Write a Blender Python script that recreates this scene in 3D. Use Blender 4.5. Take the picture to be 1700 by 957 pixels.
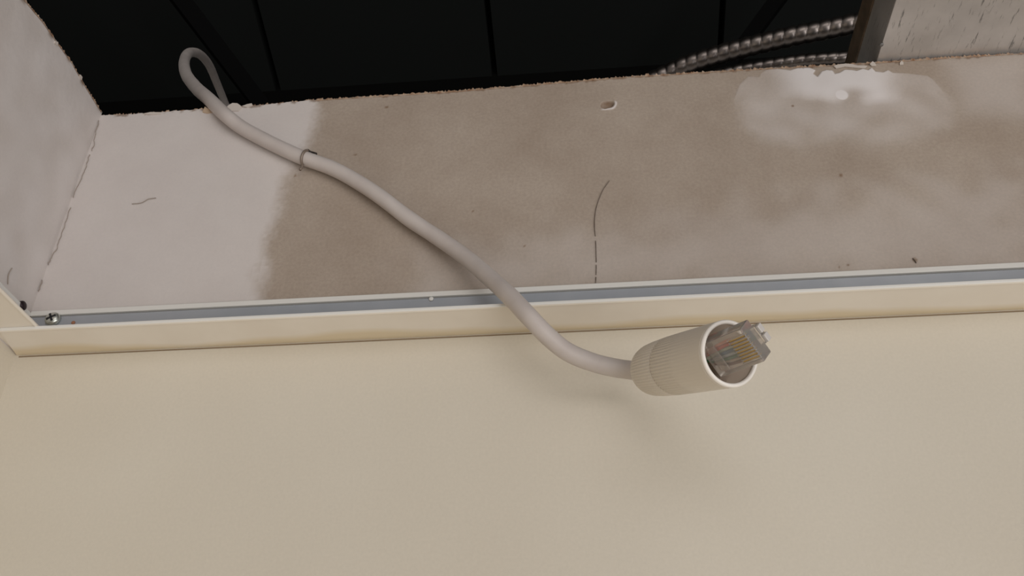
import bpy, bmesh, math, random
import numpy as np
from mathutils import Vector, Matrix, noise
random.seed(7)
rng = np.random.default_rng(11)
for o in list(bpy.data.objects):
    bpy.data.objects.remove(o)
SC = bpy.context.scene
COL = SC.collection

# ------------------------------------------------------------------ units and camera
# one unit = 0.8 mm; the origin is the corner where the edge trim meets both walls, 2.4 m above the floor
S = 0.0008
Z0 = 2.4
YAW, PITCH, ROLL = (math.radians(a) for a in (-5.2467541, 33.99076451, 0.10258011))
CP = np.array([281.3313205, -366.64521291, -222.9950138])
F = 1497.319
_cy, _sy, _cp, _sp = math.cos(YAW), math.sin(YAW), math.cos(PITCH), math.sin(PITCH)
_f = np.array([_sy*_cp, _cy*_cp, _sp]); _r0 = np.array([_cy, -_sy, 0.0]); _u0 = np.cross(_r0, _f)
_r = math.cos(ROLL)*_r0 + math.sin(ROLL)*_u0
_u = -math.sin(ROLL)*_r0 + math.cos(ROLL)*_u0

def W(p):
    return Vector((S*p[0], S*p[1], Z0 + S*p[2]))
def ray(x, y):
    return (x-850)/F*_r - (y-478.5)/F*_u + _f
def at(x, y, axis, val):
    d = ray(x, y); t = (val-CP[axis])/d[axis]
    return CP + d*t
def atd(x, y, depth):
    return CP + ray(x, y)*depth

cam = bpy.data.cameras.new('camera'); camo = bpy.data.objects.new('camera', cam); COL.objects.link(camo)
cam.sensor_width = 36.0; cam.lens = 36.0*F/1700.0; cam.clip_start = 0.005; cam.clip_end = 100
M = Matrix((tuple(_r), tuple(_u), tuple(-_f))).transposed().to_4x4()
M.translation = W(CP)
camo.matrix_world = M
SC.camera = camo

# ------------------------------------------------------------------ world, lamps, exposure
wd = bpy.data.worlds.new('world'); SC.world = wd; wd.use_nodes = True
wd.node_tree.nodes['Background'].inputs['Color'].default_value = (1.0, 0.955, 0.91, 1)
wd.node_tree.nodes['Background'].inputs['Strength'].default_value = 0.24
def area(name, loc, target, sx, sy, power, col):
    l = bpy.data.lights.new(name, 'AREA'); l.shape = 'RECTANGLE'; l.size = sx; l.size_y = sy
    l.energy = power; l.color = col
    o = bpy.data.objects.new(name, l); COL.objects.link(o)
    o.location = loc
    o.rotation_euler = (Vector(target)-Vector(loc)).to_track_quat('-Z', 'Y').to_euler()
    return o
area('room_lamp', (0.55, -1.9, 2.85), (0.25, 0, 2.4), 1.4, 0.7, 4.5, (1.0, 0.95, 0.93))
area('low_fill', (1.5, -1.5, 1.4), (0.25, 0, 2.35), 2.2, 1.6, 26.5, (1.0, 0.982, 0.985))  # added soft fill from low in the room; no actual window
SC.view_settings.view_transform = 'Standard'
SC.view_settings.look = 'None'
SC.view_settings.exposure = 0.0
SC.view_settings.gamma = 1.0
SC.view_settings.use_curve_mapping = False

# ------------------------------------------------------------------ materials
def lin(r, g, b):
    f = lambda c: c/255/12.92 if c/255 <= .04045 else ((c/255+.055)/1.055)**2.4
    return (f(r), f(g), f(b), 1)
class NT:
    def __init__(s, name):
        s.m = bpy.data.materials.new(name); s.m.use_nodes = True
        s.t = s.m.node_tree; s.b = s.t.nodes['Principled BSDF']
    def n(s, typ, **kw):
        o = s.t.nodes.new(typ)
        for k, v in kw.items():
            if hasattr(o, k): setattr(o, k, v)
            else: o.inputs[k].default_value = v
        return o
    def l(s, a, b): s.t.links.new(a, b)
    def coords(s, scale=(1, 1, 1)):
        c = s.n('ShaderNodeTexCoord'); mp = s.n('ShaderNodeMapping'); mp.inputs['Scale'].default_value = scale
        s.l(c.outputs['Object'], mp.inputs['Vector']); return mp.outputs['Vector']
    def noise(s, scale, detail=3, rough=.55, vec=None):
        o = s.n('ShaderNodeTexNoise'); o.inputs['Scale'].default_value = scale
        o.inputs['Detail'].default_value = detail; o.inputs['Roughness'].default_value = rough
        s.l(vec if vec is not None else s.coords(), o.inputs['Vector']); return o.outputs['Fac']
    def ramp(s, fac, stops):
        o = s.n('ShaderNodeValToRGB'); e = o.color_ramp.elements
        while len(e) < len(stops): e.new(.5)
        for i, (p, c) in enumerate(stops):
            e[i].position = p; e[i].color = c
        s.l(fac, o.inputs['Fac']); return o.outputs['Color']
    def mix(s, fac, a, b, mode='MIX'):
        o = s.n('ShaderNodeMix'); o.data_type = 'RGBA'; o.blend_type = mode
        for sock, v in ((0, fac), (6, a), (7, b)):
            if hasattr(v, 'is_output'): s.l(v, o.inputs[sock])
            else: o.inputs[sock].default_value = v
        return o.outputs[2]
    def bump(s, h, strength, dist=.0002):
        o = s.n('ShaderNodeBump'); o.inputs['Strength'].default_value = strength; o.inputs['Distance'].default_value = dist
        s.l(h, o.inputs['Height']); s.l(o.outputs['Normal'], s.b.inputs['Normal'])
    def col(s, c):
        if hasattr(c, 'is_output'): s.l(c, s.b.inputs['Base Color'])
        else: s.b.inputs['Base Color'].default_value = c
    def set(s, **kw):
        for k, v in kw.items(): s.b.inputs[k.replace('_', ' ')].default_value = v
        return s

def g(v): return (v, v, v, 1)

m = NT('cream_paint')
c = m.ramp(m.noise(9, 2), [(.3, lin(213, 204, 187)), (.7, lin(220, 212, 196))])
fine = m.noise(900, 2)
m.col(m.mix(.05, c, m.ramp(fine, [(.3, g(.2)), (.7, g(1))]), 'MULTIPLY'))
m.bump(m.noise(420, 3), .25, .0004); m.set(Roughness=.55)
CREAM = m.m

m = NT('drywall_paper')
at_ = m.n('ShaderNodeAttribute', attribute_name='mud')
dk = m.n('ShaderNodeAttribute', attribute_name='dirt')
paper = m.ramp(m.noise(26, 5, .65), [(.28, lin(168, 152, 137)), (.75, lin(187, 173, 159))])
fib = m.noise(750, 4, .7)
paper = m.mix(.35, paper, m.ramp(fib, [(.3, g(.55)), (.65, g(1.0))]), 'MULTIPLY')
mudc = m.ramp(m.noise(60, 4), [(.3, lin(230, 224, 222)), (.7, lin(234, 229, 227))])
cc = m.mix(at_.outputs['Fac'], paper, mudc)
cc = m.mix(dk.outputs['Fac'], cc, lin(120, 92, 66))
m.col(cc); m.bump(fib, .3, .0002); m.set(Roughness=.85)
m.b.inputs['Specular IOR Level'].default_value = .2
PAPER = m.m

def simple(name, col, rough=.5, metal=0, **kw):
    m = NT(name); m.col(col); m.set(Roughness=rough, Metallic=metal)
    for k, v in kw.items(): m.b.inputs[k.replace('_', ' ')].default_value = v
    return m.m
m = NT('trim_enamel')
tc = m.ramp(m.noise(40, 3), [(.35, lin(229, 220, 206)), (.75, lin(235, 227, 214))])
sep = m.n('ShaderNodeSeparateXYZ'); m.l(m.coords(), sep.inputs[0])
wob_ = m.noise(9, 3, .5, m.coords((1, .2, .2)))
ad = m.n('ShaderNodeMath', operation='MULTIPLY_ADD'); m.l(wob_, ad.inputs[0]); ad.inputs[1].default_value = .022; m.l(sep.outputs['Y'], ad.inputs[2])
m.col(m.mix(m.ramp(ad.outputs[0], [(.0045, g(0)), (.0062, g(1))]), tc, lin(218, 202, 172))); m.set(Roughness=.38)
TRIM = m.m
HEM = simple('trim_white_edge', lin(232, 230, 224), .35)
m = NT('trim_grey_metal'); m.col(m.ramp(m.noise(35, 3), [(.3, lin(163, 168, 175)), (.75, lin(178, 182, 188))])); m.set(Roughness=.42, Metallic=.25)
LEG = m.m
TORN = NT('torn_paper'); TORN.col(TORN.ramp(TORN.noise(300, 3), [(.35, lin(142, 104, 76)), (.6, lin(196, 168, 142)), (.8, lin(222, 206, 190))])); TORN.set(Roughness=.95); TORN = TORN.m
CHIP = simple('chipped_compound', lin(208, 198, 188), .9)
PENCIL = simple('pencil_graphite', lin(112, 100, 90), .7)
CRACK = simple('crack_scuff_tone', lin(158, 146, 135), .9)  # dull tone shared by the crack and the scuff marks
m = NT('cable_jacket'); m.col(m.ramp(m.noise(70, 3), [(.3, lin(196, 186, 180)), (.75, lin(209, 200, 194))])); m.bump(m.noise(180, 2), .15, .0005); m.set(Roughness=.5)
JACKET = m.m
m = NT('shell_plastic'); m.col(lin(220, 211, 198)); m.set(Roughness=.42); m.b.inputs['Subsurface Weight'].default_value = .0
SHELL = m.m
RIM = simple('shell_rim_plastic', lin(244, 238, 230), .35)
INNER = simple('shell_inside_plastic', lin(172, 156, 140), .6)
m = NT('clear_plastic'); m.col(lin(240, 234, 226)); m.set(Roughness=.1, IOR=1.38); m.b.inputs['Transmission Weight'].default_value = .8
CLEAR = m.m
m = NT('glossy_clear_plastic'); m.col(lin(240, 235, 230)); m.set(Roughness=.06, IOR=1.5); m.b.inputs['Transmission Weight'].default_value = .35
GLOSSY = m.m
GOLD = simple('gold_contact', lin(196, 166, 104), .35, 1)
CHROME = simple('screw_zinc', lin(205, 208, 200), .3, .85)
RECESS_SHADE = simple('recess_shade', lin(34, 35, 37), .7, 0)  # near-black tone painted as shade in the screw recess and hem groove
BLACKSCREW = simple('black_screw', lin(48, 36, 40), .4, .5)
RUST = simple('rust_speck', lin(170, 120, 92), .9)
m = NT('galvanised_steel')
v = m.coords((1, .12, 1))
streak = m.noise(700, 4, .7, v)
base = m.ramp(m.noise(55, 4), [(.3, lin(196, 192, 188)), (.7, lin(216, 212, 208))])
m.col(m.mix(1.0, base, m.ramp(streak, [(.31, g(.4)), (.41, g(1))]), 'MULTIPLY'))
m.l(m.ramp(m.noise(60, 3), [(.3, g(.34)), (.7, g(.5))]), m.b.inputs['Roughness']); m.set(Metallic=.5)
m.bump(streak, .2, .0002)
GALV = m.m
m = NT('rusted_lip'); m.col(m.ramp(m.noise(90, 4), [(.3, lin(98, 86, 72)), (.7, lin(140, 120, 100))])); m.set(Roughness=.6, Metallic=.4)
LIP = m.m
m = NT('conduit_steel'); m.col(m.ramp(m.noise(120, 3), [(.3, lin(122, 114, 110)), (.7, lin(150, 141, 135))])); m.set(Roughness=.33, Metallic=1)
CONDUIT = m.m
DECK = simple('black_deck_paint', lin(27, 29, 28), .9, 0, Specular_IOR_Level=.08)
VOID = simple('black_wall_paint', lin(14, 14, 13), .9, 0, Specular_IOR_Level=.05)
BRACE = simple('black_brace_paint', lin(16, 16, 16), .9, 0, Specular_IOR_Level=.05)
TIE_D = simple('tie_dark_wire', lin(44, 38, 34), .5)
TIE_L = simple('tie_grey_wire', lin(138, 124, 112), .4, .3)
FLOORM = NT('floor_vinyl'); FLOORM.col(FLOORM.ramp(FLOORM.noise(6, 3), [(.3, lin(196, 182, 160)), (.7, lin(208, 196, 176))])); FLOORM = FLOORM.m
WIRES = [simple('wire_'+n, lin(*c), .45) for n, c in (('orange', (216, 84, 60)), ('white_orange', (226, 150, 130)), ('green', (62, 120, 82)), ('blue', (88, 120, 150)), ('white_blue', (190, 200, 208)), ('white_green', (186, 202, 180)), ('brown', (120, 72, 52)), ('white_brown', (202, 180, 162)))]

# ------------------------------------------------------------------ mesh helpers (all input in units)
def link(name, me, mat, parent=None, smooth=False):
    o = bpy.data.objects.new(name, me); COL.objects.link(o)
    me.materials.append(mat)
    if parent: o.parent = parent
    if smooth: me.polygons.foreach_set('use_smooth', [True]*len(me.polygons))
    return o
def mesh(name, verts, faces, mat, parent=None, smooth=False):
    me = bpy.data.meshes.new(name)
    me.from_pydata([tuple(W(v)) for v in verts], [], faces); me.update()
    bm = bmesh.new(); bm.from_mesh(me); bmesh.ops.recalc_face_normals(bm, faces=bm.faces); bm.to_mesh(me); bm.free()
    return link(name, me, mat, parent, smooth)
def empty(name, loc=(0, 0, 0)):
    o = bpy.data.objects.new(name, None); COL.objects.link(o); o.empty_display_size = .01
    return o        # stays at the scene origin: children are built in place
def box(name, lo, hi, mat, parent=None, bevel=0, seg=2):
    x0, y0, z0 = lo; x1, y1, z1 = hi
    vs = [(x, y, z) for x in (x0, x1) for y in (y0, y1) for z in (z0, z1)]
    fs = [(0, 1, 3, 2), (4, 6, 7, 5), (0, 4, 5, 1), (2, 3, 7, 6), (0, 2, 6, 4), (1, 5, 7, 3)]
    o = mesh(name, vs, fs, mat, parent)
    if bevel:
        bm = bmesh.new(); bm.from_mesh(o.data)
        bmesh.ops.bevel(bm, geom=list(bm.edges), offset=bevel*S, segments=seg, affect='EDGES', profile=.5)
        bm.to_mesh(o.data); bm.free()
    return o
def prism(name, outline, axis, a0, a1, mat, parent=None, smooth=False):
    """outline in the two other axes, extruded along axis from a0 to a1"""
    n = len(outline); vs = []
    for a in (a0, a1):
        for p, q in outline:
            v = [p, q]; v.insert(axis, a); vs.append(tuple(v))
    fs = [tuple(range(n)), tuple(range(2*n-1, n-1, -1))] + [(i, (i+1) % n, n+(i+1) % n, n+i) for i in range(n)]
    return mesh(name, vs, fs, mat, parent, smooth)
def spline(pts, per=12):
    """centripetal-ish Catmull-Rom through 3D points"""
    P = [np.array(p, float) for p in pts]
    P = [2*P[0]-P[1]] + P + [2*P[-1]-P[-2]]
    out = []
    for i in range(1, len(P)-2):
        for k in range(per):
            t = k/per
            a, b, c_, d = P[i-1], P[i], P[i+1], P[i+2]
            out.append(.5*(2*b+(c_-a)*t+(2*a-5*b+4*c_-d)*t*t+(3*b-a-3*c_+d)*t**3))
    out.append(P[-2]); return np.array(out)
def frames(path):
    T = np.gradient(path, axis=0); T /= np.linalg.norm(T, axis=1)[:, None]
    n = np.cross(T[0], (0, 0, 1.0)); n /= np.linalg.norm(n); N = [n]
    for i in range(1, len(path)):
        n = N[-1]-T[i]*(N[-1]@T[i]); N.append(n/np.linalg.norm(n))
    N = np.array(N); return T, N, np.cross(T, N)
def resample(path, step):
    d = np.r_[0, np.cumsum(np.linalg.norm(np.diff(path, axis=0), axis=1))]
    n = max(2, int(d[-1]/step)); s = np.linspace(0, d[-1], n+1)
    return np.stack([np.interp(s, d, path[:, k]) for k in range(3)], 1), s
def tube(name, path, rad, mat, parent=None, sides=20, caps=True, rfun=None):
    T, N, B = frames(path); n = len(path); vs = []; fs = []
    for i in range(n):
        for j in range(sides):
            a = 2*math.pi*j/sides
            r = rfun(i, a) if rfun else (rad[i] if hasattr(rad, '__len__') else rad)
            vs.append(tuple(path[i]+r*(math.cos(a)*N[i]+math.sin(a)*B[i])))
    for i in range(n-1):
        for j in range(sides):
            k = (j+1) % sides
            fs.append((i*sides+j, i*sides+k, (i+1)*sides+k, (i+1)*sides+j))
    if caps:
        fs.append(tuple(range(sides))[::-1]); fs.append(tuple(range((n-1)*sides, n*sides)))
    return mesh(name, vs, fs, mat, parent, True)
def structure(o): o['kind'] = 'structure'; return o
def tag(o, label, cat, group=None):
    o['label'] = label; o['category'] = cat
    if group: o['group'] = group
    return o
def vnoise(x, y, f, seed=0.0):
    return np.array([noise.noise((a*f, b*f, seed)) for a, b in zip(np.ravel(x), np.ravel(y))]).reshape(np.shape(x))
def n1(x, f, seed):                         # 1D noise on an array, layered
    return np.array([noise.noise((a*f, seed, .5)) for a in np.ravel(x)]).reshape(np.shape(x))
def sdf_poly(px, py, poly):
    """signed distance (negative inside) of points to a polygon"""
    d = np.full(px.shape, 1e9); inside = np.zeros(px.shape, bool); n = len(poly)
    for i in range(n):
        ax, ay = poly[i]; bx, by = poly[(i+1) % n]
        ex, ey = bx-ax, by-ay
        t = np.clip(((px-ax)*ex+(py-ay)*ey)/(ex*ex+ey*ey+1e-12), 0, 1)
        d = np.minimum(d, np.hypot(px-ax-t*ex, py-ay-t*ey))
        cond = ((ay > py) != (by > py)) & (px < ex*(py-ay)/(ey+1e-12)+ax)
        inside ^= cond
    return np.where(inside, -d, d)
def sstep(a, b, x):
    t = np.clip((x-a)/(b-a), 0, 1); return t*t*(3-2*t)
def wallpx(pts): return [tuple(at(x, y, 1, 0)[[0, 2]]) for x, y in pts]

# ------------------------------------------------------------------ setting: floor, walls
XR = 900.0            # right end of the walls as built
YF = -1100.0          # how far the left wall comes forward
T = 15.0              # board thickness
FL = -Z0/S
floor = structure(box('floor', (-15, -3200, FL-20), (2600, 320, FL), FLOORM))

wall_back = structure(box('wall_back', (-T, 0, FL), (XR, T, 0), CREAM))
wall_left = structure(box('wall_left', (-T, YF, FL), (0, 0, 0), CREAM))

# top edge of the raw board on the back wall, from the photograph
tp = [at(x, y, 1, 0) for x, y in [(172, 192), (230, 189), (300, 184), (370, 178.5), (440, 174), (520, 166), (640, 158.5), (760, 151), (900, 139), (1050, 126.5), (1130, 122), (1200, 117.5), (1300, 112), (1380, 108), (1460, 103), (1580, 95), (1700, 88)]]
TX = np.array([-20]+[p[0] for p in tp]+[XR]); TZ = np.array([tp[0][2]]+[p[2] for p in tp]+[tp[-1][2]])
def ztop(x):
    b = np.interp(x, TX, TZ)
    return b + .55*n1(x, .35, 1.3) + .45*n1(x, .9, 5.1) + .35*n1(x, 2.3, 9.7)
def grid_axis(lo, hi, base, dense):
    out = [lo]; x = lo
    while x < hi:
        st = base
        for a, b, s_ in dense:
            if a <= x < b: st = min(st, s_)
        x = min(hi, x+st); out.append(x)
    return np.array(out)
xs = grid_axis(0, XR, 1.0, [(0, 12, .5), (286, 318, .4), (355, 500, .45)])
xs = np.where(xs > 560, xs, xs)
zt = grid_axis(0, 1, .0062, [(.74, 1, .0027)])
X = np.repeat(xs[:, None], len(zt), 1)
ZT = ztop(xs)
Zg = ZT[:, None]*zt[None, :]
nx, nz = X.shape
# joint-compound masks in wall coordinates, plus one band of painted light
n_lo = vnoise(X[::2, ::2], Zg[::2, ::2], .07, 3.0); n_lo = np.repeat(np.repeat(n_lo, 2, 0), 2, 1)[:nx, :nz]
n_hi = vnoise(X[::2, ::2], Zg[::2, ::2], .35, 8.0); n_hi = np.repeat(np.repeat(n_hi, 2, 0), 2, 1)[:nx, :nz]
corner_poly = wallpx([(120, 150), (535, 140), (528, 190), (520, 225), (498, 265), (478, 300), (462, 345), (446, 400), (434, 450), (430, 520), (0, 545)])
d1 = sdf_poly(X, Zg, corner_poly) + 5*n_lo + 2.5*n_hi
hard = sstep(150, 175, Zg)                                  # crisper edge near the top
soft = 7*(1-hard)+1.2*hard
mud = .62*(1-sstep(-soft, soft, d1))
smear = wallpx([(1213, 165), (1222, 145), (1250, 128), (1560, 128), (1600, 170), (1590, 215), (1520, 250), (1440, 262), (1400, 240), (1330, 262), (1262, 244), (1222, 215)])
d2 = sdf_poly(X, Zg, smear) + 4*n_lo + 2*n_hi
mud = np.maximum(mud, (.27+.2*n_lo)*(1-sstep(-11, 2.5, d2))*(.25+.75*sstep(wallpx([(1400, 262)])[0][1], wallpx([(1400, 205)])[0][1], Zg)))
crisp_poly = wallpx([(1228, 140), (1242, 127), (1260, 128), (1264, 121), (1272, 116), (1290, 114), (1312, 117), (1326, 112.5), (1345, 113), (1354, 117), (1350, 123), (1357, 128), (1364, 119), (1372, 116.5), (1382, 117.5), (1386, 123), (1394, 121), (1402, 116), (1414, 116.5), (1422, 118), (1432, 114.5), (1441, 117), (1447, 112.5), (1453, 119), (1466, 120.5), (1474, 116.5), (1482, 121), (1506, 122), (1540, 126), (1549, 132), (1572, 160), (1570, 215), (1226, 215), (1218, 165)])
d3 = sdf_poly(X, Zg, crisp_poly); sp0 = wallpx([(1397, 158)])[0]
up = sstep(wallpx([(1400, 192)])[0][1], wallpx([(1400, 140)])[0][1], Zg+9*n_lo+.02*(X-sp0[0]))*(1-.75*sstep(15, 42, np.abs(X-sp0[0]-2)))
lay = (1-sstep(-.5, .25, d3))*np.clip(up+.15*n_lo, 0, 1)
mud = np.maximum(mud, lay*.9)
sp = wallpx([(1397, 158)])[0]
mud = np.maximum(mud, 1.0*(1-sstep(3.0, 4.3, np.hypot(X-sp[0], (Zg-sp[1])*.95))))
mud = np.maximum(mud, .28*(1-sstep(-14, 10, sdf_poly(X, Zg, wallpx([(1560, 95), (1720, 80), (1720, 200), (1600, 190)])))))
mud = np.maximum(mud, .22*(1-sstep(-20, 25, sdf_poly(X, Zg, wallpx([(700, 440), (1700, 300), (1700, 445), (700, 490)]))+14*n_lo)))  # paler lower band: brighter light towards the trim, painted into the mask
# ochre flecks along the torn top edge, small specks, screw dimple
fromtop = ZT[:, None]-Zg
fl = n1(xs, .22, 77.)[:, None]
dirt = .7*sstep(.05, .35, fl)*(1-sstep(.9, 2.4, fromtop+.8*n_hi))
for px, py, r_ in [(1396, 291, 1.), (1519, 432, 1.3), (1316, 176, .8), (1408, 440, .6), (1393, 443, .4), (785, 351, .5), (642, 178, 1.0), (590, 257, .7), (490, 292, .9), (870, 409, .5)]:
    q = wallpx([(px, py)])[0]
    dirt = np.maximum(dirt, .75*(1-sstep(r_*.5, r_*1.1+.25, np.hypot(X-q[0], Zg-q[1]))))
dq = wallpx([(1008, 174)])[0]
dd = np.hypot((X-dq[0])/4.1, (Zg-dq[1]-.10*(X-dq[0]))/3.2) + .18*n_hi
Y = np.zeros_like(X)
Y += 2.0*(1-sstep(.55, 1.0, dd)) - .45*np.exp(-((dd-1.18)/.16)**2)*sstep(-2, 3, (X-dq[0])-(Zg-dq[1]))
dirt = np.maximum(dirt, (.62+.3*n_hi)*(1-sstep(.75, 1.02, dd)))
mud = np.maximum(mud, .8*np.exp(-((dd-1.2)/.16)**2)*sstep(0, 3, (X-dq[0])-1.4*(Zg-dq[1])))
Y -= .45*lay*sstep(0, 6, Zg-wallpx([(1400, 170)])[0][1]) + .25*mud*(d1 < 0) + .25*n_lo*0
Y += .06*n_lo
verts = np.stack([X, Y, Zg], -1).reshape(-1, 3)
idx = np.arange(nx*nz).reshape(nx, nz)
quads = np.stack([idx[:-1, :-1], idx[1:, :-1], idx[1:, 1:], idx[:-1, 1:]], -1).reshape(-1, 4)
# back and top of the board
top0 = len(verts)
tb = np.stack([xs, np.full(nx, T), ZT+.3*rng.standard_normal(nx)], 1); bb = np.stack([xs, np.full(nx, T), np.zeros(nx)], 1)
verts = np.vstack([verts, tb, bb])
a = idx[:, -1]; t_i = top0+np.arange(nx); b_i = t_i+nx
q2 = np.stack([a[:-1], a[1:], t_i[1:], t_i[:-1]], -1); q3 = np.stack([t_i[:-1], t_i[1:], b_i[1:], b_i[:-1]], -1)
quads = np.vstack([quads, q2, q3])
def bigmesh(name, verts, quads, mat, parent, attrs):
    me = bpy.data.meshes.new(name); V = verts*S; V[:, 2] += Z0
    me.vertices.add(len(V)); me.vertices.foreach_set('co', V.astype(np.float32).ravel())
    me.loops.add(quads.size); me.loops.foreach_set('vertex_index', quads.astype(np.int32).ravel())
    me.polygons.add(len(quads)); me.polygons.foreach_set('loop_start', np.arange(0, quads.size, 4, dtype=np.int32))
    me.update(calc_edges=True); me.validate()
    for k, v in attrs.items():
        at_ = me.attributes.new(k, 'FLOAT', 'POINT'); at_.data.foreach_set('value', v.astype(np.float32))
    return link(name, me, mat, parent, True)
pad = np.zeros(2*nx)
board = bigmesh('drywall_board', verts, quads, PAPER, wall_back, {'mud': np.r_[mud.ravel(), pad], 'dirt': np.r_[dirt.ravel(), pad+.25]})
board['label'] = 'raw drywall with joint compound smears above the trim'

# left wall board: all skimmed white, top edge broken
ys = grid_axis(0, 420, 1.1, [(0, 60, .7)]); ys = -np.r_[ys, np.linspace(430, -YF, 60)]
lt = [at(x, y, 0, 0) for x, y in [(167, 183), (138, 136), (120, 104), (96, 71), (70, 34), (42, 0)]]
LY = np.array([-p[1] for p in lt]+[1200]); LZ = np.array([p[2] for p in lt]+[lt[-1][2]])
def zleft(y):
    return np.interp(-y, LY, LZ)+.5*n1(y, .3, 21.)+.4*n1(y, 1.1, 31.)
zt2 = np.linspace(0, 1, 130)
LZT = zleft(ys); Yl = np.repeat(ys[:, None], 130, 1); Zl = LZT[:, None]*zt2[None, :]
nl = vnoise(Yl, Zl, .06, 14.)
Xl = .3*nl + .07*vnoise(Yl, Zl, .3, 18.)*sstep(60, 150, Zl)
nyl = len(ys); idx = np.arange(nyl*130).reshape(nyl, 130)
verts = np.stack([Xl, Yl, Zl], -1).reshape(-1, 3)
quads = np.stack([idx[:-1, :-1], idx[:-1, 1:], idx[1:, 1:], idx[1:, :-1]], -1).reshape(-1, 4)
top0 = len(verts)
verts = np.vstack([verts, np.stack([np.full(nyl, -T), ys, LZT], 1), np.stack([np.full(nyl, -T), ys, np.zeros(nyl)], 1)])
a = idx[:, -1]; t_i = top0+np.arange(nyl); b_i = t_i+nyl
quads = np.vstack([quads, np.stack([a[:-1], t_i[:-1], t_i[1:], a[1:]], -1), np.stack([t_i[:-1], b_i[:-1], b_i[1:], t_i[1:]], -1)])
mudl = np.clip(.62+.15*nl, .4, 1)
fl = n1(ys, .12, 55.)[:, None]
dirtl = .75*sstep(.1, .4, fl)*(1-sstep(1.0, 4.0, LZT[:, None]-Zl + 1.5*nl))
lboard = bigmesh('drywall_board', verts, quads, PAPER, wall_left, {'mud': np.r_[mudl.ravel(), np.zeros(2*nyl)], 'dirt': np.r_[dirtl.ravel(), np.full(2*nyl, .3)]})
lboard['label'] = 'white skimmed drywall with a chipped top edge'

# torn paper fringe along both top edges
def fringe(name, along, pos, mat, parent, hmin, hmax, thick):
    vs = []; fs = []
    for i, s_ in enumerate(along):
        p, dn = pos(s_)
        h = hmin+(hmax-hmin)*max(0, .5+noise.noise((s_*.9, 4.4, 2.))+.7*noise.noise((s_*2.7, 1.4, 2.)))
        p = np.array(p); dn = np.array(dn, float)
        vs += [tuple(p+np.array([0, 0, -1.2])), tuple(p+dn*.3+np.array([0, 0, h])), tuple(p+dn*thick+np.array([0, 0, h*.7])), tuple(p+dn*thick+np.array([0, 0, -1.2]))]
        if i:
            a = 4*(i-1); b = 4*i
            fs += [(a, b, b+1, a+1), (a+1, b+1, b+2, a+2), (a+2, b+2, b+3, a+3)]
    o = mesh(name, vs, fs, mat, parent); return o
fringe('torn_paper_edge', np.arange(0.5, 640, .55), lambda s_: ((s_, -.15, float(np.interp(s_, TX, TZ))+.1), (0, 1, 0)), TORN, wall_back, -.3, 1.1, 1.2)
fringe('torn_paper_edge', np.arange(0.5, 220, .6), lambda s_: ((.2, -s_, float(np.interp(s_, LY, LZ))+.1), (-1, 0, 0)), TORN, wall_left, -.4, .9, 1.2)

# loose chips and curls of compound standing proud of the edge
def chip(poly_px, y, parent, mat=CHIP, thick=.6, axis=1):
    pts = [at(px, py, axis, y) for px, py in poly_px]
    n = len(pts); off = np.array([0, thick, 0]) if axis == 1 else np.array([-thick, 0, 0])
    vs = [tuple(p) for p in pts]+[tuple(p+off) for p in pts]
    fs = [tuple(range(n)), tuple(range(2*n-1, n-1, -1))]+[(i, (i+1) % n, n+(i+1) % n, n+i) for i in range(n)]
    return mesh('compound_chip', vs, fs, mat, parent)
chip([(376, 178), (380, 174), (386, 171), (394, 171.5), (399, 175), (402, 179), (396, 184), (384, 184)], -.8, wall_back)
chip([(402, 176), (410, 173), (418, 171.5), (419, 175), (410, 178)], -.7, wall_back)
chip([(336, 186), (340, 177), (345, 180), (352, 181), (354, 186), (344, 188)], -.7, wall_back, simple('ochre_gypsum', lin(196, 172, 146), .95))
chip([(236, 189), (250, 186), (266, 186.5), (267, 189.5), (252, 190)], -.6, wall_back)
chip([(1384, 109), (1392, 107), (1404, 105.5), (1416, 106.5), (1424, 109), (1440, 109), (1436, 113), (1418, 111.5), (1402, 110), (1388, 113)], -.9, wall_back)
chip([(1444, 106), (1449, 101.5), (1453, 105), (1455, 109), (1447, 109)], -.9, wall_back)
chip([(1494, 104), (1497, 101), (1500, 103.5), (1500, 107), (1494, 107)], -.7, wall_back)
chip([(134, 124), (137, 128), (136, 133), (132, 128)], .5, wall_left, axis=0)
chip([(92, 68), (97, 70), (96, 76), (91, 72)], .6, wall_left, axis=0)

# drawn and scratched marks: thin raised ribbons on the board
def ribbon(name, pts_px, w, mat, parent, y=-.5, axis=1, jit=0.0, per=8, gaps=()):
    pts = [at(px, py, axis, y) for px, py in pts_px]
    p = spline(pts, per); vs = []; fs = []
    n = len(p)
    for i in range(n):
        t = p[min(i+1, n-1)]-p[max(i-1, 0)]
        nrm = np.array([t[2], 0, -t[0]]) if axis == 1 else np.array([0, t[2], -t[1]])
        nrm /= np.linalg.norm(nrm)
        ww = w*(.55+.9*abs(noise.noise((i*.45, w, 3.)))); ww *= min(1, .3+i/3, .3+(n-1-i)/3)
        c_ = p[i]+nrm*jit*noise.noise((i*.5, 7., w))
        k = np.array([0, .35, 0]) if axis == 1 else np.array([-.35, 0, 0])
        vs += [tuple(c_-nrm*ww/2), tuple(c_-k), tuple(c_+nrm*ww/2), tuple(c_+k)]
        if i and not any(a <= i/n < b for a, b in gaps):
            for j in range(4):
                fs.append((4*(i-1)+j, 4*i+j, 4*i+(j+1) % 4, 4*(i-1)+(j+1) % 4))
    return mesh(name, vs, fs, mat, parent)
ribbon('pencil_mark', [(1012, 300), (1000, 318), (990, 345), (987, 372), (989, 400), (990, 440), (989, 472)], .45, PENCIL, wall_back, y=-.35, gaps=[(.62, .66), (.8, .83), (.9, .93)])
ribbon('scuff_mark', [(219, 339), (235, 337), (246, 331), (259, 329)], .5, CRACK, wall_back, y=-.75)
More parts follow.
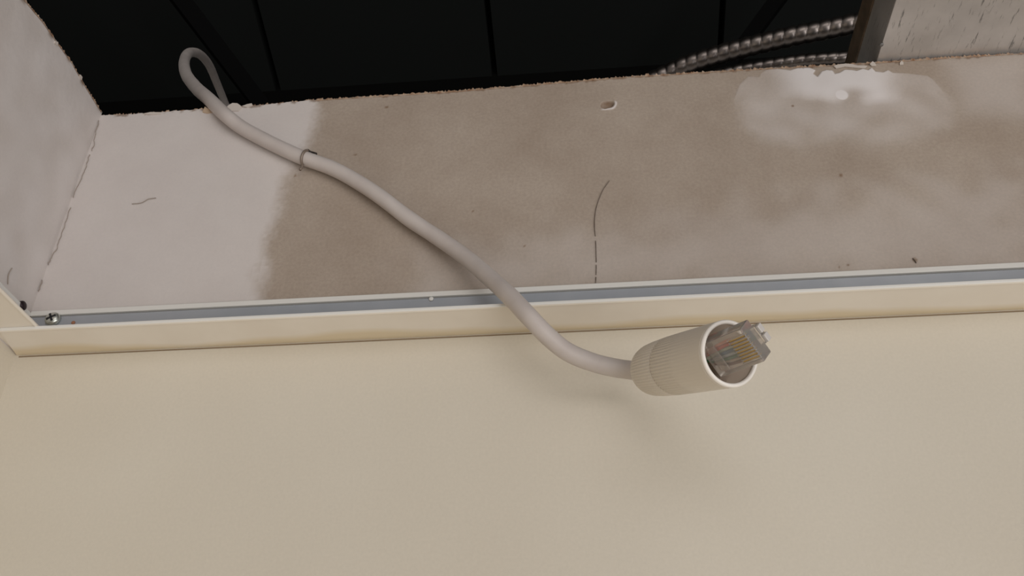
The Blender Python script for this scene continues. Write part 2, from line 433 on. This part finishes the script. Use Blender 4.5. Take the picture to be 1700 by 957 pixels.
ribbon('scuff_mark', [(1515, 429), (1519, 433), (1521, 437)], .7, PENCIL, wall_back, y=-.35)
ribbon('crack', [(165, 200), (158, 222), (155, 244), (147, 262), (138, 290), (125, 318), (117, 345), (106, 378), (97, 404), (88, 424), (80, 440), (70, 468), (64, 484)], .5, CRACK, wall_back, y=-.9, jit=.7, gaps=[(.2, .23), (.45, .5), (.83, .9)])
ribbon('scuff_mark', [(20, 445), (14, 457), (13, 472)], .8, CRACK, wall_left, y=.7, axis=0)

# ------------------------------------------------------------------ edge trim (wall angle)
trim = structure(empty('trim_1'))
def flange_profile(d, z):
    """(y,z) section of the flange with a rolled front hem"""
    out = [(-.05, z), (-d+1.1, z)]
    for k in range(9):
        a = math.pi/2+math.pi*k/8
        out.append((-d+1.1+1.1*math.cos(a), z-1.1*0-.9+.9*math.sin(a)))
    out += [(-d+1.1, z-1.8+.5), (-.05, z-1.3)]
    return out
D = 24.0
# flange with its left end snipped at an angle
pr = flange_profile(D, .65)
vs = []; n = len(pr)
for end in (0, 1):
    for y, z in pr:
        x = XR if end else max(.6, 5.2*min(1, -y/D))
        vs.append((x, y, z))
fs = [tuple(range(n)), tuple(range(2*n-1, n-1, -1))]+[(i, (i+1) % n, n+(i+1) % n, n+i) for i in range(n)]
fl_o = mesh('flange', vs, fs, TRIM, trim)
box('hem_edge', (5.4, -D-.12, -.85), (XR, -D+.7, .8), HEM, trim, bevel=.35)
box('leg', (2, -1.7, .65), (XR, .0, 20.35), LEG, trim)
box('leg_backing', (2, -.4, 20.3), (XR, .0, 21.4), RECESS_SHADE, trim)  # dark colour stands in for shade in the groove below the hem
box('leg_hem', (1.5, -2.4, 21.2), (XR, .0, 24.1), HEM, trim, bevel=.4)
trim2 = structure(empty('trim_2'))
pl = flange_profile(D, 2.1)
prism('flange', [(-y, z) for y, z in pl], 1, YF, -.3, TRIM, trim2)
box('leg', (0, YF, 2.1), (.9, -.9, 20.5), TRIM, trim2)
box('leg_hem', (0, YF, 20.5), (1.6, -1.8, 23.4), HEM, trim2, bevel=.4)

def screw(name, c, axis_dir, r, parent, mat, cross=True):
    """pan head with a cross recess; axis_dir points out of the wall"""
    A = np.array(axis_dir, float); A /= np.linalg.norm(A)
    U = np.cross(A, (0, 0, 1.)); U /= np.linalg.norm(U); V = np.cross(A, U)
    prof = [(r, 0), (r, .3*r), (.9*r, .52*r), (.7*r, .66*r), (.4*r, .74*r), (.02*r, .76*r)]
    vs = []; fs = []; k = 24
    for rr, h in prof:
        for j in range(k):
            a = 2*math.pi*j/k; vs.append(tuple(np.array(c)+A*h+rr*(math.cos(a)*U+math.sin(a)*V)))
    for i in range(len(prof)-1):
        for j in range(k):
            fs.append((i*k+j, i*k+(j+1) % k, (i+1)*k+(j+1) % k, (i+1)*k+j))
    fs.append(tuple(range(k))[::-1]); fs.append(tuple(range((len(prof)-1)*k, len(prof)*k)))
    o = mesh(name, vs, fs, mat, parent, True)
    if cross:
        for ang in (.5, .5+math.pi/2):
            u2 = math.cos(ang)*U+math.sin(ang)*V; v2 = -math.sin(ang)*U+math.cos(ang)*V
            q = []
            for h in (.3*r, .80*r):
                for sa, sb in ((-.62, -.13), (.62, -.13), (.62, .13), (-.62, .13)):
                    q.append(tuple(np.array(c)+A*(h-.1*r*(0 if h < .5*r else 0))+u2*sa*r+v2*sb*r))
            mesh('cross_recess', q, [(0, 1, 2, 3), (7, 6, 5, 4), (0, 4, 5, 1), (1, 5, 6, 2), (2, 6, 7, 3), (3, 7, 4, 0)], RECESS_SHADE, o)
    return o
box('joint_shadow_strip', (2, -.35, -1.75), (XR, .0, -1.2), simple('joint_shadow_tone', lin(140, 122, 98), .9), trim)  # thin dark strip painted in place of the shaded gap under the flange
sc_c = at(89, 532, 1, -1.7)
screw('screw', sc_c, (0, -1, .05), 3.9, trim, CHROME)['label'] = 'zinc cross-head screw'
screw('screw', at(36, 508, 0, .9), (1, 0, .1), 2.5, trim2, BLACKSCREW, False)['label'] = 'dark screw half hidden by the flange'
pp = at(716, 497, 1, -1.9)
screw('rivet', pp, (0, -1, 0), 1.2, trim, HEM, False)
pp = at(122, 536.5, 1, -1.7)
screw('rust_speck', pp, (0, -1, 0), 1.0, trim, RUST, False)

# ------------------------------------------------------------------ dark roof space behind
slope = math.tan(math.radians(18))
def deck_z(y): return 911 - slope*y
ceiling = structure(empty('ceiling'))
# seams go up towards the room; panels about 0.3 m wide
seam_x = []
for px in (442, 814, 1196):
    d = ray(px, 75); t = (deck_z(0)-CP[2]+slope*CP[1]*-1)/(d[2]+slope*d[1])
    seam_x.append((CP+d*t)[0])
wdt = (seam_x[2]-seam_x[0])/2
px0 = seam_x[0]-3*wdt
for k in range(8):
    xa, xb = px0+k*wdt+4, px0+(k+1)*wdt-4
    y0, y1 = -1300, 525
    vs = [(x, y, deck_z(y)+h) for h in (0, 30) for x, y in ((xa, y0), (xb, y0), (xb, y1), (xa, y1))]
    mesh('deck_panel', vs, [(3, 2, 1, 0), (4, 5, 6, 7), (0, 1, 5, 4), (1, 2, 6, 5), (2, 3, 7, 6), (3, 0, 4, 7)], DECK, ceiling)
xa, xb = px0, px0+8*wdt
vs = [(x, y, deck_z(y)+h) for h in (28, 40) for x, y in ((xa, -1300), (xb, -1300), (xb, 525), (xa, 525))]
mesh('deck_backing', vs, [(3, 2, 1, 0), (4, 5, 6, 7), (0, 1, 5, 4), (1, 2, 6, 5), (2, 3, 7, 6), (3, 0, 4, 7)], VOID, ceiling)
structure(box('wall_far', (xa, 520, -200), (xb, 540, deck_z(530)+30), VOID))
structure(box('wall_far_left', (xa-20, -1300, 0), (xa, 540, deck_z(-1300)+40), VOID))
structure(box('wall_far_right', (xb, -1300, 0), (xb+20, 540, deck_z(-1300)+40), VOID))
# dark diagonal braces seen faintly against the deck
def bar(name, a, b, w, mat):
    path = np.array([a, b], float); o = tube(name, path, w, mat, None, 4); o.data.polygons.foreach_set('use_smooth', [False]*len(o.data.polygons)); return o
tag(bar('roof_brace', atd(255, -60, 1060), atd(445, 190, 1180), 14, BRACE), 'black diagonal brace in the dark roof space behind the cable loop', 'brace')
tag(bar('roof_brace', atd(1335, -60, 1060), atd(1150, 190, 1180), 12, BRACE), 'black diagonal brace in the dark roof space above the flexible conduit', 'brace')

# ------------------------------------------------------------------ galvanised channel lying across the wall top
bl = at(1456, 100, 2, 168.2)
bx = bl[0]; bz = 168.4; BH = 42.0; BW = 150.0
chan = tag(empty('steel_channel'), 'grey galvanised steel channel lying across the top edge of the drywall', 'channel')
box('bottom_plate', (bx, -560, bz), (bx+BW, 150, bz+1.6), GALV, chan, bevel=.5)
box('side_web', (bx, -560, bz+1.2), (bx+1.6, 150, bz+BH), GALV, chan, bevel=.4)
box('side_web', (bx+BW-1.6, -560, bz+1.2), (bx+BW, 150, bz+BH), GALV, chan, bevel=.4)
box('rusted_lip', (bx-1.0, -560, bz+BH-15), (bx+12, 150, bz+BH+.5), LIP, chan, bevel=.4)['label'] = 'brown rusted folded lip'
screw('rivet', at(1463, 74, 2, bz), (.001, 0, -1), 1.2, chan, simple('dull_rivet', lin(128, 126, 124), .5, .6), False)

# ------------------------------------------------------------------ flexible conduits
def conduit(name, pts, r, pitch, label):
    path = spline([atd(*p) for p in pts], 16); path, s_ = resample(path, .8)
    def rf(i, a):
        ph = (s_[i]/pitch + a/(2*math.pi)) % 1.0
        return r*(.86+.14*math.sin(math.pi*ph)**.5)
    o = tube(name, path, r, CONDUIT, None, 28, True, rf)
    return tag(o, label, 'conduit', 'flexible conduits in the roof space')
conduit('flexible_conduit', [(880, 205, 830), (1000, 172, 830), (1090, 131, 828), (1140, 108, 820), (1200, 89, 810), (1260, 73, 800), (1320, 59, 790), (1380, 47, 782), (1425, 38, 775), (1500, 26, 765), (1600, 12, 760)], 9.0, 9.6, 'thick shiny ribbed steel conduit rising to the steel channel, upper of two')
conduit('flexible_conduit', [(1010, 180, 900), (1120, 146, 890), (1200, 124, 880), (1260, 112, 870), (1320, 103, 860), (1380, 98, 850), (1440, 95, 845), (1530, 93, 840)], 7.2, 9.6, 'dim ribbed steel conduit just above the torn drywall edge, lower of two')

# ------------------------------------------------------------------ network cable with its coupling and plug
cable = tag(empty('network_cable'), 'white network cable looped over the drywall edge, its clear plug in a ribbed white sleeve', 'cable')
RC = 4.15
wp = [(470, 330, 1140), (420, 262, 1110), (388, 205, 1075), (374, 172, 1040), (360, 138, 985), (347, 108, 920), (331, 90, 850), (314, 88, 790), (306, 102, 730), (309, 123, 650)]
P = [atd(*q) for q in wp]
for x, y, dy in [(325, 145, 26), (346, 164, 3), (371, 188, -6.6), (400, 211, -5.4), (440, 233, -4.9), (475, 250, -4.9), (505, 263, -4.9), (550, 279, -5.2), (590, 300, -5.8), (630, 326, -6.2), (680, 364, -6.2), (730, 397, -7.5), (775, 429, -12), (810, 459, -20), (846, 492, -29.5), (878, 526, -34)]:
    P.append(at(x, y, 1, dy))
RING = atd(1213, 587, 328); REAR = atd(1075, 617, 380)
AX = (RING-REAR)/np.linalg.norm(RING-REAR)
P += [atd(910, 559, 391), atd(943, 585, 392), atd(984, 602, 393), atd(1020, 611, 393), atd(1048, 615, 390)]
P += [REAR-AX*3+np.array([0, 0, 0]), REAR+AX*4, REAR+AX*20]
path, s_ = resample(spline(P, 14), 1.6)
wob = [RC*(1+.03*noise.noise((a*.08, 3., 1.))) for a in s_]
tube('jacket', path, wob, JACKET, cable, 20)
# sleeve: frame around the axis
AU = np.cross(AX, (0, 0, 1.)); AU /= np.linalg.norm(AU); AV = np.cross(AU, AX)
LEN = float(np.linalg.norm(RING-REAR))
def lathe(name, prof, mat, parent, k=224, ribs=None, smooth=True, close=False):
    vs = []; fs = []
    for s1, r1, rib in prof:
        for j in range(k):
            a = 2*math.pi*j/k
            rr = r1 - (rib*(0.5-0.5*math.cos(a*RIBS))**1.5 if rib else 0)
            vs.append(tuple(REAR+AX*s1+rr*(math.cos(a)*AU+math.sin(a)*AV)))
    for i in range(len(prof)-1+(1 if close else 0)):
        i2 = (i+1) % len(prof)
        for j in range(k):
            fs.append((i*k+j, i*k+(j+1) % k, i2*k+(j+1) % k, i2*k+j))
    return mesh(name, vs, fs, mat, parent, smooth)
RIBS = 56
R1 = 12.5
seam = 20.5
rib = .5
lathe('rear_cap', [(-.2, 4.4, 0), (-.4, 6.6, 0), (.2, 8.0, .05), (1.2, 9.1, .1), (3, 10.1, .2), (6, 10.9, rib), (12, 11.45, rib), (seam-.35, 11.85, rib), (seam-.15, 11.75, rib), (seam-.2, 9.8, 0), (2, 8.2, 0), (.8, 4.4, 0)], SHELL, cable, close=True)
sh = lathe('front_sleeve', [(seam+.15, 11.0, 0), (seam+.15, 11.78, rib), (seam+.35, 11.9, rib), (seam+8, 12.05, rib), (seam+13, 12.15, rib), (seam+16, 12.2, .0), (LEN-2, 12.45, 0), (LEN-1.5, 12.46, 0), (LEN-1.5, 10.9, 0), (seam+.15, 10.4, 0)], SHELL, cable, close=True)
lathe('rim', [(LEN-1.5, 12.4, 0), (LEN-.5, 12.48, 0), (LEN, 12.15, 0), (LEN+.25, 11.6, 0), (LEN, 11.1, 0), (LEN-.6, 10.85, 0), (LEN-1.5, 10.85, 0)], RIM, sh, k=96, close=True)
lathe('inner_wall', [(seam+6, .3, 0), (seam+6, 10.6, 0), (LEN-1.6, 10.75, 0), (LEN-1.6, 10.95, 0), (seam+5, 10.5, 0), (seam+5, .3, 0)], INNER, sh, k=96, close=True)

# plug: length axis = sleeve axis (slightly tipped), width axis follows the row of contacts
cr, cu = _r, _u
wimg = .64*cr - .77*cu
PA = AX/np.linalg.norm(AX)
PW = wimg-PA*(wimg@PA); PW /= np.linalg.norm(PW)
PN = np.cross(PA, PW)
toC = CP-RING; toC /= np.linalg.norm(toC)
# contact face is the broad face turned away from the heading of the axis in the picture
ax2 = np.array([AX@cr, AX@cu])
if np.array([PN@cr, PN@cu])@ax2 > 0: PN = -PN
th = math.radians(15)                   # the plug sits tipped in its sleeve
PA, PN = math.cos(th)*PA-math.sin(th)*PN, math.cos(th)*PN+math.sin(th)*PA
PLW, PLH, PLL = 14.6, 6.6, 21.0
PO = atd(1249, 574, 314) - PN*PLH/2     # centre of the front face
def pl(l, w, n): return tuple(PO+PA*l+PW*w+PN*n)
def pbox(name, l0, l1, w0, w1, n0, n1_, mat, parent, bevel=0):
    vs = [pl(l, w, n) for l in (l0, l1) for w in (w0, w1) for n in (n0, n1_)]
    o = mesh(name, vs, [(0, 1, 3, 2), (4, 6, 7, 5), (0, 4, 5, 1), (2, 3, 7, 6), (0, 2, 6, 4), (1, 5, 7, 3)], mat, parent)
    if bevel:
        bm = bmesh.new(); bm.from_mesh(o.data)
        bmesh.ops.bevel(bm, geom=list(bm.edges), offset=bevel*S, segments=2, affect='EDGES', profile=.5)
        bm.to_mesh(o.data); bm.free()
    return o
# body: rear hollow for the wires, stepped towards the nose
plug = pbox('plug', -PLL, 0, -PLW/2, PLW/2, -PLH/2, PLH/2, CLEAR, cable, .5)
plug['label'] = 'clear plastic modular plug'
pitch_c = 1.27
for i in range(8):
    w = (i-3.5)*pitch_c
    pbox('contact', -7.4, -.25, w-.24, w+.24, PLH/2-1.6, PLH/2+.12, GOLD, plug)
    # divider ribs between the contacts
for i in range(9):
    w = (i-4)*pitch_c
    pbox('contact_rib', -7.8, .12, w-.3, w+.3, PLH/2-.2, PLH/2+.55, CLEAR, plug, .08)
for i in range(8):
    w = (i-3.5)*pitch_c
    sp_ = [pl(-7, w, 1.2), pl(-11, w, 1.0), pl(-15, w*.9, .6+.5*(i % 2)), pl(-19, w*.7, .4-.9*(i % 2)), pl(-22, w*.4, -.6+.8*(i % 3)), pl(-26, w*.25, -1.2+.5*(i % 2))]
    tube('wire', spline(sp_, 5), .62, WIRES[(1, 0, 5, 3, 4, 2, 7, 6)[i]], plug, 8)
# strain-relief bar across the rear, latch on the far side
pbox('cable_clamp', -18.5, -14.5, -5.2, 5.2, PLH/2-.5, PLH/2+.25, CLEAR, plug, .2)
latch = pbox('latch', -4, .4, -3.7, 3.7, -PLH/2-2.8, -PLH/2+.1, CLEAR, plug, .35)
pbox('latch_tooth', .2, 1.6, -3.5, -.4, -PLH/2-2.6, -PLH/2-.1, GLOSSY, latch, .3)
pbox('latch_tooth', .2, 1.6, .4, 3.5, -PLH/2-2.6, -PLH/2-.1, GLOSSY, latch, .3)
vs = [pl(l, w, n) for l, n in ((-3, -PLH/2-2.7), (-3, -PLH/2-1.8), (-17, -PLH/2-2.6), (-17, -PLH/2-3.4)) for w in (-1.9, 1.9)]
mesh('latch_arm', vs, [(0, 1, 3, 2), (2, 3, 5, 4), (4, 5, 7, 6), (6, 7, 1, 0), (0, 2, 4, 6), (1, 7, 5, 3)], CLEAR, latch)

# ------------------------------------------------------------------ wire tie round the cable
tie = tag(empty('wire_tie'), 'small twisted wire tie round the white cable near its loop', 'wire tie')
i0 = int(np.argmin([np.hypot(*(p_-at(506, 263, 1, -4.9))[[0, 2]]) for p_ in path]))
Tn, Nn, Bn = frames(path); c0 = path[i0]; t0 = Tn[i0]
e1 = np.array([0, 0, 1.])-t0*t0[2]; e1 /= np.linalg.norm(e1); e2 = np.cross(t0, e1)
if e2[1] > 0: e2 = -e2
def ring_pt(a, r, s1=0): return c0+t0*s1+r*(math.sin(a)*e1+math.cos(a)*e2)     # a=0 faces the room
front = [ring_pt(a, RC+.45, .8*(-a)) for a in np.linspace(-1.55, 1.5, 14)]
tube('loop', np.array(front), .8, TIE_L, tie, 8)
hk = [ring_pt(1.15, RC+.55, -.9), ring_pt(1.45, RC+.6, -1.1), ring_pt(1.62, RC+.9, .3), ring_pt(1.6, RC+1.0, 2.0), ring_pt(1.58, RC+1.0, 3.6)]
tube('hook', spline(hk, 5), 1.0, TIE_D, tie, 8)
tl = [ring_pt(-1.5, RC+.4, 1.2), ring_pt(-1.45, RC+2.2, 2.2), ring_pt(-1.42, RC+4.6, 3.0)]
tube('tail', spline(tl, 4), .85, TIE_L, tie, 8)
